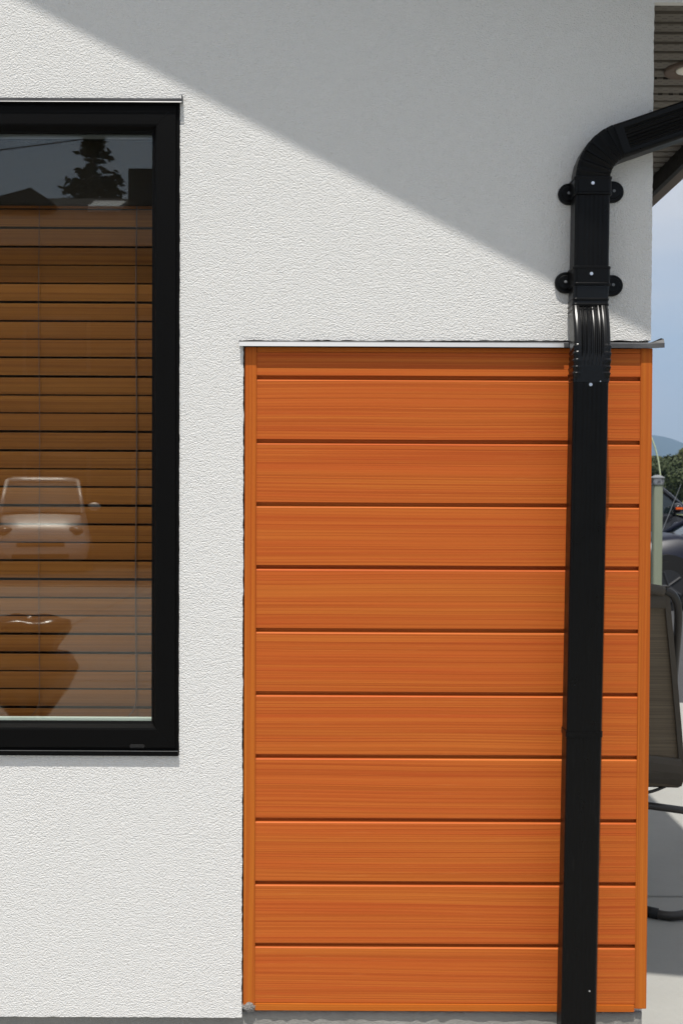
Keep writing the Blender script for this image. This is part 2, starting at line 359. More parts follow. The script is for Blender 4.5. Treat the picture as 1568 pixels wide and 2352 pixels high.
# boxed eave: soffit boards run across, a gutter hangs at the edge
SZ = 2.632
soffit = empty('soffit', tuple(Vector((1, WY, SZ))-Vector(house.location)), house)
def obj_abs(name, bm, m, parent, **k):
    o = obj(name, bm, m, None, **k); o.parent = parent; w = Vector(); q = parent
    while q: w += q.location; q = q.parent
    o.location = o.location - w; return o
PIT = .0612
for k in range(56):
    y0 = WY+.020+k*PIT; bm = bmesh.new(); dz = random.uniform(-.0006, .0006)
    # each board: flat face and a rebated channel beside it
    prof = [(y0, SZ+dz+.001), (y0+.004, SZ+dz), (y0+PIT-.0200, SZ+dz), (y0+PIT-.0180, SZ+.013), (y0+PIT-.0012, SZ+.013), (y0+PIT-.0012, SZ+.02), (y0, SZ+.02)]
    extrude_x(bm, prof, .7415, 1.152); obj_abs('board', bm, 'soffit_vinyl', soffit)
bm = bmesh.new(); box(bm, .742, 1.152, WY+.022+56*PIT, 12.2, SZ, SZ+.02); obj_abs('soffit_panel', bm, 'soffit_vinyl', soffit)
bm = bmesh.new(); box(bm, 1.1535, 1.172, 2.271, 12.25, 2.572, 2.655); obj('eave_fascia', bm, 'black_gutter_paint', house)
bm = bmesh.new(); pr = [(1.173,2.576),(1.213,2.574),(1.217,2.60),(1.245,2.63),(1.272,2.664),(1.272,2.688),(1.262,2.688),(1.262,2.668),(1.236,2.637),(1.207,2.602),(1.204,2.584),(1.182,2.584),(1.182,2.69),(1.173,2.69)]
extrude_y(bm, pr, 2.27, 12.25); obj('gutter', bm, 'gutter_brown', house)

# ------------------------------------------------------------ window, mitred black frame
win = empty('window', tuple(Vector((-1.146, WY, .81))-Vector(house.location)), house)
X0, X1, Z0, Z1 = -1.898, -.3925, .8235, 2.3775
fp = [(0, 2.74), (0, 2.6465), (.0055, 2.6465), (.0075, 2.642), (.050, 2.642), (.0545, 2.6435), (.0615, 2.658), (.0665, 2.660), (.0665, 2.6705), (.060, 2.6705), (.060, 2.74)]
def corner(d, y, sx, sz): return (X0+d if sx < 0 else X1-d, y, Z0+d if sz < 0 else Z1-d)
for (a, b) in (((-1,1),(1,1)), ((1,1),(1,-1)), ((1,-1),(-1,-1)), ((-1,-1),(-1,1))):
    bm = bmesh.new(); sa = [Vector(corner(d, y, *a)) for d, y in fp]; sb = [Vector(corner(d, y, *b)) for d, y in fp]
    u = (sb[0]-sa[0]).normalized()*.0002; rings(bm, [[p+u for p in sa], [p-u for p in sb]])
    obj_abs('frame_member', bm, 'black_window_paint', win)
bm = bmesh.new(); box(bm, X0+.061, X1-.061, 2.672, 2.678, Z0+.061, Z1-.061); obj_abs('pane', bm, 'window_glass', win)
obj_abs('spacer', bevbox(X0+.064, X1-.064, 2.681, 2.694, Z0+.058, Z0+.0715, .001), 'spacer_white', win)
obj_abs('spacer', bevbox(X0+.064, X1-.064, 2.681, 2.694, Z1-.070, Z1-.058, .001), 'cap_grey', win)
bm = bmesh.new(); extrude_x(bm, [(2.655,2.390),(2.637,2.3872),(2.6345,2.3862),(2.6345,2.3790),(2.636,2.3785),(2.638,2.3795),(2.655,2.380)], -1.91, -.3842)
obj_abs('head_flashing', bm, 'flashing_metal', win)
bm = bmesh.new(); extrude_x(bm, [(2.6343,2.3785),(2.6332,2.3782),(2.6327,2.3768),(2.6343,2.3768)], -1.91, -.3846); obj_abs('drip_hem', bm, 'lit_edge_metal', win)  # hem of the flashing, its lit look put into a paler metal
bm = bmesh.new(); box(bm, -.3862, -.3838, 2.640, 2.66, 2.384, 2.397); obj_abs('end_dam', bm, 'flashing_metal', win)
bm = bmesh.new(); extrude_x(bm, [(2.655,2.8235-2.0),(2.6405,.8232),(2.6395,.8222),(2.6395,.8112),(2.641,.8105),(2.655,.811)], -1.91, -.3915); obj_abs('sill_flashing', bm, 'black_window_paint', win)
bm = bmesh.new(); box(bm, -1.91, -.3917, 2.6388, 2.6398, .8222, .8234); obj_abs('sill_lit_line', bm, 'lit_edge_metal', win)  # thin pale strip added as the lit line along the sill flashing
w_ = empty('weep_cover', tuple(Vector((-.490, 2.642, .836))-Vector((-1.146, WY, .81))), win)
win_abs = Vector((-1.146, WY, .81))
def pill(bm, cx, cz, wx, hz, y0, y1, seg=8):
    r_ = hz/2; pts = []
    for s, a0 in ((1, -90), (-1, 90)):
        for i in range(seg+1): a = R(a0+180*i/seg); pts.append((cx+s*(wx/2-r_)+r_*math.cos(a), cz+r_*math.sin(a)))
    extrude_y(bm, pts, y0, y1)
bpy.data.objects.remove(w_)
bm = bmesh.new(); pill(bm, -.490, .8345, .036, .0088, 2.6395, 2.6425); pill(bm, -.490, .8345, .024, .004, 2.6385, 2.6400); obj_abs('weep_cover', bm, 'rubber_black', win)

# ------------------------------------------------------------ wood grain cladding on the corner
clad = empty('cladding', tuple(Vector((.256, WY, .19))-Vector(house.location)), house)
J = [1.7304, 1.5766, 1.4246, 1.2728, 1.1201, .9666, .8134, .6587, .5047, .3526, .2060]
tops = [1.7858]+[j-.0065 for j in J[:-1]]
BX0, BX1 = -.2055, .7195
for k, (tz, bz) in enumerate(zip(tops, J)):
    bm = bmesh.new(); F = 2.6525; jit = random.uniform(-.0004, .0004)
    if k == 0: prof = [(F, tz), (F, bz+.0008), (F+.0008, bz), (F+.012, bz+.001), (F+.012, tz)]
    else: prof = [(F+.0105, tz+.009), (F+.0105, tz+.0005), (F+.0015, tz-.0045), (F, tz-.0062), (F, bz+.0008), (F+.0008, bz), (F+.0095, bz+.0012), (F+.014, bz+.0012), (F+.014, tz+.009)]
    extrude_x(bm, [(y+jit, z) for y, z in prof], BX0, BX1); obj_abs('board', bm, 'cladding_grain', clad)
def trim(x0, x1, y0, y1, z0, z1, m='trim_grain', name='trim'): obj_abs(name, bevbox(x0, x1, y0, y1, z0, z1, .0012, 2), m, clad)
trim(-.2335, -.2052, 2.6502, 2.664, .1895, 1.7985); trim(.7178, .7462, 2.6502, 2.71, .1955, 1.7995)
trim(-.2048, .7174, 2.6505, 2.662, 1.7865, 1.7985, 'trim_grain_flat'); trim(-.2048, .7172, 2.6503, 2.664, .1872, .2052, 'trim_grain_flat')
# flashing along the top, bent up a little at its right end
bm = bmesh.new(); secs = []
for i in range(41):
    x = -.2472+(.7712+.2472)*i/40; e = max(0, (x-.735)/.036); up = .0035*e*e; wv_ = .0004*math.sin(x*17)+.0003*math.sin(x*41)
    zf = .0106-.001*math.sin(i*.7)*.2
    secs.append([(x, y, z+up*.3+wv_) for y, z in ((2.668,1.8145+up*3), (2.645,1.8125+up*2), (2.6392,1.8100), (2.6382,1.8090), (2.6380,1.7988), (2.6386,1.7982), (2.6402,1.7995), (2.6412,1.807), (2.668,1.8095))])
rings(bm, secs); obj_abs('top_flashing', bm, 'flashing_metal', clad)
bm = bmesh.new(); rings(bm, [[(x, 2.6374, 1.8085+o), (x, 2.6378, 1.8088+o), (x, 2.6378, 1.7986+o), (x, 2.6345, 1.7986+o)] for x, o in ((-.2468,0), (.05,.0002), (.30,.0002), (.53,0))]); obj_abs('glare_strip', bm, 'glare_metal', clad)  # bright strip added for the sun glare on the flashing's left part

# ------------------------------------------------------------ downspout
ds = empty('downspout', (.5616, 2.585, 0))
tag(ds, 'black ribbed rectangular downspout running down the orange cladding beside the house corner', 'downspout')
def section(w, d, ribs, amp, rc=.009, crimp=0):
    """closed outline (u across, v depth, front is -v)"""
    out = []; hw, hd = w/2, d/2
    N = ribs*6 if ribs else 6
    for i in range(N+1):
        s = i/N; u = -hw+rc+(w-2*rc)*s
        v_ = -hd
        if ribs and .1 < s < .9: v_ += amp*(.5-.5*math.cos(2*math.pi*ribs*(s-.1)/.8))
        out.append([u, v_])
    for (cx, cy, a0) in ((hw-rc, -hd+rc, -90), (hw-rc, hd-rc, 0), (-hw+rc, hd-rc, 90), (-hw+rc, -hd+rc, 180)):
        for k in range(1, 5): a = R(a0+90*k/4); out.append([cx+rc*math.cos(a), cy+rc*math.sin(a)])
    return out[:-1]
def sweep(path, sect, plane, crimp=None, scale=None, fade=None):
    """path [Vector]; plane 'XZ' keeps the depth axis on Y, 'YZ' keeps the width axis on X"""
    secs = []
    for i, p in enumerate(path):
        T = (path[min(i+1,len(path)-1)]-path[max(i-1,0)]).normalized()
        if plane == 'XZ': V = Vector((0,1,0)); U = V.cross(T).normalized()
        else: U = Vector((1,0,0)); V = U.cross(T).normalized(); V = V if V.y > 0 else -V
        if plane == 'XZ' and U.x < 0 and T.z > .9: U = -U
        c_ = crimp[i] if crimp else 0; s_ = scale[i] if scale else 1
        ring = []
        for u, v_ in sect:
            if fade and v_ < 0 and abs(u) < .034: v_ = -PD/2+(v_+PD/2)*fade[i]
            side = max(0, min(1, (abs(u)-.024)/.012))
            if plane == 'XZ': ku, kv = 1+c_*.12, 1+c_
            else: ku = kv = 1+c_*side
            ring.append(p+U*u*s_*ku+V*v_*s_*kv)
        secs.append(ring)
    bm = bmesh.new(); rings(bm, secs); return bm
PW, PD = .0828, .060
S3 = section(PW, PD, 5, .0007); SR = section(PW+.002, PD+.002, 8, .0038); SS = section(PW-.001, PD-.001, 7, .0022)
YU, YL = 2.6155, 2.5620                                         # pipe centre: against stucco, over cladding
XU, XL = .5853, .5725
up_top = 2.19
obj_abs('pipe', sweep([Vector((XU-.0018*(up_top-z)/.22, YU, z)) for z in (up_top-.004, 2.1, 2.0, 1.925)], S3, 'YZ'), 'black_gutter_paint', ds)
# top elbow: quarter bend crimped on its flanks, then the run up to the gutter
ang = R(19.2); rad = .094; th = math.pi/2-ang; path = []; cr_ = []
C_ = Vector((XU+rad, YU, up_top-.002)); NB = 72
path.append(Vector((XU, YU, up_top-.030))); cr_.append(.01)
path.append(Vector((XU, YU, up_top-.012))); cr_.append(.01)
for i in range(NB+1):
    a = math.pi-th*i/NB; path.append(C_+Vector((rad*math.cos(a), 0, rad*math.sin(a)))); s = (i/NB*7.0) % 1
    cr_.append(.0+(.10*(s/.82)**1.5 if s < .82 else .10*(1-(s-.82)/.18)) if 2 < i < NB-2 else .02)
D_ = Vector((math.cos(ang), 0, math.sin(ang))); e_ = path[-1]; path += [e_+D_*.008, e_+D_*.016]; cr_ += [.012, .0]
SE = section(PW-.001, PD+.001, 0, 0)
obj_abs('elbow', sweep(path, SE, 'XZ', cr_), 'black_gutter_paint', ds)
p0 = e_+D_*.004; run = [p0, p0+D_*.012, p0+D_*.1, p0+D_*.25, p0+D_*.36]
q_ = run[-1]; run += [q_+Vector((.035,0,.02)), q_+Vector((.058,0,.05)), Vector((1.187, YU, 2.50)), Vector((1.194, YU, 2.58))]
SRUN = section(PW-.001, PD-.0005, 7, .0030)
obj_abs('pipe', sweep(run, SRUN, 'XZ'), 'black_gutter_paint', ds)
# offset elbow that steps out over the cladding
zs = [1.945, 1.91, 1.895, 1.883, 1.874, 1.866] ; path = []; cr_ = []
def offs(z):
    if z > 1.898: return YU, 0
    if z < 1.748:
        return YL, 0
    if z > 1.876: return YU-.006*((1.898-z)/.022)**2, 0
    t_ = (1.876-z)/(1.876-1.748)                                 # leans out about 38 degrees, then curves back to plumb
    return YU-.006-(YU-.006-YL)*(1-(1-t_)**2), t_
NZ = 110; fd_ = []; XE = lambda z: XU-.002+(XL-XU+.002)*(1.93-z)/(1.93-1.70)
for i in range(NZ+1):
    z = 1.938-(1.938-1.7055)*i/NZ; y, t_ = offs(z); path.append(Vector((XE(z), y, z)))
    c_ = .012
    if 1.715 < z < 1.787: s = ((z-1.715)/.0145) % 1; c_ += .055*(s/.8 if s < .8 else (1-s)/.2)
    cr_.append(c_); fd_.append(0 if z > 1.877 else max(0, min(1, (z-1.742)/.03)))
SO = section(PW+.0015, PD, 6, .0036)
obj_abs('elbow', sweep(path, SO, 'YZ', cr_, None, fd_), 'black_elbow_gloss', ds)
lean = lambda z: XL+(.5565-XL)*(1.705-z)/1.4975
obj_abs('pipe', sweep([Vector((lean(z), YL, z)) for z in [1.7115-.0945*i for i in range(18)]+[.1]], S3, 'YZ'), 'black_gutter_paint', ds)
bm = sweep([Vector((lean(z), YL, z)) for z in (.8975, .893, .889, .885)], section(PW+.0035, PD+.003, 5, .0007), 'YZ'); obj_abs('joint_band', bm, 'black_gutter_paint', ds)
for s_ in (0,):
    for zr in (1.905, 1.893, 1.880):                              # rolled beads round the collar
        y, _t = offs(zr); bm = sweep([Vector((XE(zr+d), y-.0005, zr+d)) for d in (-.003, -.0012, .0012, .003)], section(PW+.004, PD+.004, 0, 0), 'YZ', None, [.985, 1.006, 1.006, .985]); obj_abs('bead', bm, 'black_gutter_paint', ds)
def screw(x, y, z, parent, r=.0042, m='screw_zinc'):
    bm = bmesh.new(); disc(bm, (x, y+.003, z), r*.95, -.0032, 'Y', 14, r*.8); disc(bm, (x, y+.0004, z), r*.45, -.0012, 'Y', 8)
    return obj_abs('screw', bm, m, parent)
def soft_pill(cx, cz, wx, hz, y0, y1, e):
    def ol(g, y):
        r_ = hz/2-g; L = wx/2-hz/2; pts = []
        for s, a0 in ((1, -90), (-1, 90)):
            for i in range(13): a = R(a0+15*i); pts.append(Vector((cx+s*L+r_*math.cos(a), y, cz+r_*math.sin(a))))
        return pts
    bm = bmesh.new(); rings(bm, [ol(0, y1), ol(0, y0+e), ol(e*.3, y0+e*.3), ol(e, y0)]); return bm
def bracket(z, xc, zl, zr, xl, xr, h):
    b = empty('bracket', tuple(Vector((xc, 2.61, z))-Vector(ds.location)), ds)
    S = section(PW+.0045, PD+.008, 0, 0, .010)
    path = [(h/2, 1.0), (h/2-.001, 1.035), (h/2-.005, 1.035), (h/2-.0065, 1.005), (-h/2+.0065, 1.005), (-h/2+.005, 1.035), (-h/2+.001, 1.035), (-h/2, 1.0)]
    bm = sweep([Vector((xc, YU+.001, z+a)) for a, _s in path], S, 'YZ', None, [s for _a, s in path]); obj_abs('strap', bm, 'black_gutter_paint', b)
    for xa, za, sd in ((xl, zl, -1), (xr, zr, 1)):
        wx = max(abs(xa-xc-sd*.030), .062); cx = xa-sd*wx/2
        obj_abs('ear', soft_pill(cx, za, wx, .0505, 2.6400, 2.651, .003), 'black_gutter_paint', b, smooth=False)
        obj_abs('ear_boss', soft_pill(xa-sd*.0250, za, .036, .034, 2.6375, 2.6402, .0015), 'black_gutter_paint', b)
        screw(xa-sd*.0245, 2.6362, za+.001, b, .0042, 'cap_grey')
    screw(xc-.002, YU-PD/2-.0055, z+.004, b, .0048)
bracket(2.171, .5853, 2.166, 2.1715, .5145, .6715, .043); bracket(1.960, .5838, 1.9545, 1.948, .5085, .6715, .045)
screw(.5775, 2.5735, 1.864, ds, .0048); screw(.5712, YL-PD/2-.001, 1.700, ds, .0048); screw(.5805, YL-PD/2-.0005, .293, ds, .0026); screw(.5935, YL-PD/2-.0005, 1.7075, ds, .0018)

# ------------------------------------------------------------ wooden blind hanging inside the window
BY = 2.768
blind = empty('window_blind', (-1.146, BY, 2.46)); tag(blind, 'wooden venetian blind hanging behind the window glass, slats nearly closed', 'blind')
bm0 = bmesh.new(); tl = R(3.5); hw_ = .0207
prof = []
for i in range(9):
    s = -1+2*i/8; prof.append((s*hw_, .0016*(1-s*s)*.6))
pr = [(-(z*math.sin(tl))-th_-.0014, z*math.cos(tl)) for z, th_ in prof]+[(-(z*math.sin(tl))-th_+.0014, z*math.cos(tl)) for z, th_ in reversed(prof)]
extrude_x(bm0, pr, -1.86, -.425); z0 = 2.2017
first = None
for k in range(-1, 32):
    zc = z0-.0464*(k)-.0232+.0012*math.sin(k*1.7)
    if zc < .80: break
    if first is None:
        first = obj_abs('slat', bm0, 'slat_wood', blind); base = first.location.copy()
        o = first
    else: o = first.copy(); link(o)
    o.location = base+Vector((random.uniform(-.001,.001), 0, zc)); o.rotation_euler = (R(random.uniform(-.7,.7)), 0, 0)
    # the slat mesh is centred on z = 0 in front of the blind's plane
    o.location.y = 0; o.location.x = 1.146+random.uniform(-.001,.001); o.location.z = zc-2.46
obj_abs('head_rail', bevbox(-1.87, -.415, BY-.02, BY+.03, 2.40, 2.45, .003), 'blind_top_dark', blind)
obj_abs('dark_board', bevbox(-1.88, -.405, BY-.031, BY-.022, 2.158, 2.47, .003), 'blind_top_dark', blind)  # deep dark board added over the dark area above the slats
for xc, r_ in ((-.7575, .0009), (-.5145, .0017)):
    bm = bmesh.new(); pts = [Vector((xc+.0012*math.sin(z*9), BY-.012, z)) for z in [2.46-.05*i for i in range(31)]]+[Vector((xc, BY-.013, .915)), Vector((xc-.006, BY-.018, .898)), Vector((xc-.017, BY-.02, .885))]
    tube(bm, pts, r_, 6); obj_abs('cord', bm, 'cord_brown', blind)

# ------------------------------------------------------------ recessed light in the soffit, spider on the downspout
LX = .956
lt = empty('recessed_light', (LX, 3.085, SZ)); tag(lt, 'round recessed light with pale lens set in the brown soffit', 'light')
bm = bmesh.new(); secs = []
for r_, z in ((.062, SZ+.001), (.061, SZ-.006), (.055, SZ-.008), (.036, SZ-.003), (.031, SZ+.001)): secs.append([(LX+r_*math.cos(a), 3.085+r_*math.sin(a), z) for a in [2*math.pi*k/48 for k in range(48)]])
rings(bm, secs, cap=False); obj_abs('trim_ring', bm, 'light_trim', lt, smooth=True)
bm = bmesh.new(); secs = [[(LX+r_*math.cos(a), 3.085+r_*math.sin(a), z) for a in [2*math.pi*k/40 for k in range(40)]] for r_, z in ((.0315, SZ), (.028, SZ-.005), (.02, SZ-.008), (.008, SZ-.009))]
rings(bm, secs); obj_abs('lens', bm, 'light_lens', lt, smooth=True)
sp = bmesh.new(); sc_ = Vector((.728, 2.604, 2.3445)); bmesh.ops.create_icosphere(sp, subdivisions=2, radius=.0028, matrix=Matrix.Translation(sc_)); bmesh.ops.create_icosphere(sp, subdivisions=2, radius=.0042, matrix=Matrix.Translation(sc_+Vector((-.001,.001,-.005))))
for k in range(8):
    sd = -1 if k < 4 else 1; f = (k % 4)/3
    a = sc_; b_ = sc_+Vector((sd*(.005+.003*f), -.002, .008-.006*f)); c2 = sc_+Vector((sd*(.009+.002*f), -.003+.004*f, .002-.010*f+(.004 if f < .5 else 0)))
    tube(sp, [a, b_, c2], .0005, 5, .0003)
so_ = obj('spider', sp, 'spider_brown'); tag(so_, 'small brown spider standing on top of the black downspout elbow run', 'spider')

# ------------------------------------------------------------ patio chair, seen from behind
ch = empty('patio_chair', (1.22, 3.95, 0)); tag(ch, 'dark brown sling patio chair on the concrete, half hidden behind the house corner', 'chair')
def chair():
    cx = .872; hw = .235                                        # sling centre and half width, world X
    # back leans towards the camera at its top; y grows away from the camera
    def back(s):                                                 # s 0 top .. 1 bottom
        return Vector((0, 3.73+.13*s+.03*s*s, 1.135-.70*s))
    bm = bmesh.new(); G = []
    prof = [back(i/16) for i in range(17)]; b_ = prof[-1]
    prof += [b_+Vector((0,.03,-.035)), b_+Vector((0,.09,-.045)), b_+Vector((0,.25,-.015)), b_+Vector((0,.45,.015)), b_+Vector((0,.50,-.005)), b_+Vector((0,.52,-.05))]
    for off in (0, .006):
        row = []
        for i, p in enumerate(prof):
            s = min(1, i/16); w = hw+.115*s; sag = .012*math.sin(math.pi*min(1, i/16))
            row.append([bm.verts.new((cx+w*u, p.y+off+sag*(1-u*u)*.6, p.z-(.012*u*u if i < 2 else 0))) for u in (-1,-.6,-.2,.2,.6,1)])
        G.append(row)
    for row, fl in zip(G, (0, 1)):
        for a, b in zip(row, row[1:]):
            for k in range(5): bm.faces.new((a[k], a[k+1], b[k+1], b[k]))
    for k in (0, 5):
        for i in range(len(prof)-1): bm.faces.new((G[0][i][k], G[0][i+1][k], G[1][i+1][k], G[1][i][k]))
    for i in (0, len(prof)-1):
        for k in range(5): bm.faces.new((G[0][i][k], G[0][i][k+1], G[1][i][k+1], G[1][i][k]))
    obj_abs('sling', bm, 'sling_fabric', ch, smooth=True)
    bm = bmesh.new()                                             # hem round the top bar
    tube(bm, smooth_path([(cx-hw+.01, 3.728, 1.12), (cx-.1, 3.722, 1.134), (cx+.1, 3.722, 1.134), (cx+hw-.012, 3.728, 1.118)], 6), .019, 10)
    box(bm, cx-hw+.004, cx+hw-.006, 3.724, 3.733, 1.06, 1.125)
    obj_abs('top_hem', bm, 'sling_edge', ch, smooth=True)
    bm = bmesh.new(); secs = []
    for dy, z_ in ((-.003,.535), (-.008,.528), (-.013,.51), (-.013,.48), (-.004,.455), (.02,.425), (.05,.41)):
        s = (1.135-z_)/.70; w = hw+.115*min(1, s)-.004; y = 3.73+.13*s+.03*s*s+dy
        secs.append([(cx-w, y, z_-.01), (cx-w*.4, y+.003, z_), (cx+w*.4, y+.003, z_), (cx+w, y, z_-.022), (cx+w, y+.005, z_-.022), (cx-w, y+.005, z_-.01)])
    rings(bm, secs); obj_abs('seat_roll', bm, 'sling_edge', ch)
    for sd in (-1, 1):
        bm = bmesh.new(); secs = []
        for i in range(17):
            s = i/16; p = back(s); w = hw+.115*s
            x = cx+sd*(w-.011); secs.append([(x-.004, p.y-.006, p.z), (x+.014, p.y-.008, p.z), (x+.014, p.y+.010, p.z), (x-.004, p.y+.010, p.z)])
        rings(bm, secs); obj_abs('sling_binding', bm, 'sling_edge', ch)
        # frame: from the top corner out and down past the seat to the arm and front leg
        x = cx+sd*hw
        bm = bmesh.new(); tube(bm, smooth_path([(x-sd*.01,3.728,1.122), (x+sd*.025,3.735,1.10), (x+sd*.048,3.76,1.03), (x+sd*.062,3.84,.85), (x+sd*.075,3.93,.62), (x+sd*.08,3.99,.45), (x+sd*.08,4.10,.40), (x+sd*.08,4.42,.43)], 7), .0145, 10); obj_abs('side_frame', bm, 'chair_tube', ch, smooth=True)
        bm = bmesh.new(); tube(bm, smooth_path([(x+sd*.07,3.86,.66), (x+sd*.10,4.05,.68), (x+sd*.10,4.34,.66), (x+sd*.08,4.42,.60), (x+sd*.07,4.44,.43)], 6), .014, 10); obj_abs('arm', bm, 'chair_tube', ch, smooth=True)
    # springy base: hoop on the ground with ends turned up to the seat
    bm = bmesh.new(); z = .016
    hoop = [(cx+.60,4.42,.42), (cx+.62,4.48,.22), (cx+.62,4.44,.03), (cx+.60,4.15,z), (cx+.50,3.86,z), (cx+.35,3.735,z+.006), (cx+.245,3.705,z), (cx+.14,3.76,z+.004), (cx,3.80,z+.006)]
    hoop = hoop[:-1]+[hoop[-1]]+[(2*cx-a_[0], a_[1], a_[2]) for a_ in reversed(hoop[:-1])]
    tube(bm, smooth_path(hoop, 8), .0155, 10); obj_abs('base_hoop', bm, 'chair_tube', ch, smooth=True)
    bm = bmesh.new(); tube(bm, [(cx+.165, 3.744, z+.003), (cx+.19, 3.730, z+.002), (cx+.212, 3.719, z+.001)], .0185, 10); obj_abs('rubber_foot', bm, 'rubber_black', ch, smooth=True)
    bm = bmesh.new(); tube(bm, [(cx-.40,4.02,.295), (cx+.18,3.97,.325), (cx+.48,3.95,.290)], .0135, 10); obj_abs('stretcher', bm, 'chair_tube', ch, smooth=True)
    bm = bmesh.new(); tube(bm, smooth_path([(cx+.10,3.95,.40), (cx+.19,3.935,.378), (cx+.25,3.935,.378), (cx+.36,3.95,.42)], 5), .006, 8); box(bm, cx+.06, cx+.21, 3.96, 4.0, .385, .41); obj_abs('seat_spring', bm, 'chair_tube', ch, smooth=True)
chair()

# ------------------------------------------------------------ lamp post and hoop rod beyond the patio
PX, PY = 2.985, 10.4
post = empty('lamp_post', (PX, PY, 0)); tag(post, 'pale green square post with a grey lantern cap, between the chair and the parked cars', 'post')
obj_abs('shaft', bevbox(PX-.041, PX+.041, PY-.041, PY+.041, -.05, 1.53, .006), 'post_green', post)
obj_abs('cap_base', bevbox(PX-.048, PX+.048, PY-.048, PY+.048, 1.532, 1.546, .003), 'cap_grey', post)
obj_abs('lantern_pane', bevbox(PX-.040, PX+.040, PY-.040, PY+.040, 1.547, 1.592, .002), 'cap_window', post)
for sx in (-1, 1):
    for sy in (-1, 1): obj_abs('lantern_bar', bevbox(PX+sx*.044-.006, PX+sx*.044+.006, PY+sy*.044-.006, PY+sy*.044+.006, 1.5465, 1.5925, .001, 1), 'cap_grey', post)
bm = bmesh.new(); rings(bm, [[(PX+s*a, PY+s*b, z) for a, b in ((-1,-1),(1,-1),(1,1),(-1,1))] for s, z in ((.055,1.593), (.055,1.601), (.024,1.622), (.012,1.626))]); obj_abs('cap_roof', bm, 'cap_grey', post)
bm = bmesh.new(); hp = []
for i in range(25):
    a = math.pi*i/24; hp.append((2.3+.82*math.cos(a), 10.75, 1.5+1.06*math.sin(a)))
hp = [(3.12,10.75,-.05)]+hp+[(1.48,10.75,-.05)]
tube(bm, hp, .0075, 8); tag(obj('hoop_rod', bm, 'rod_green', smooth=True), 'thin pale green rod arching up behind the lamp post', 'rod')

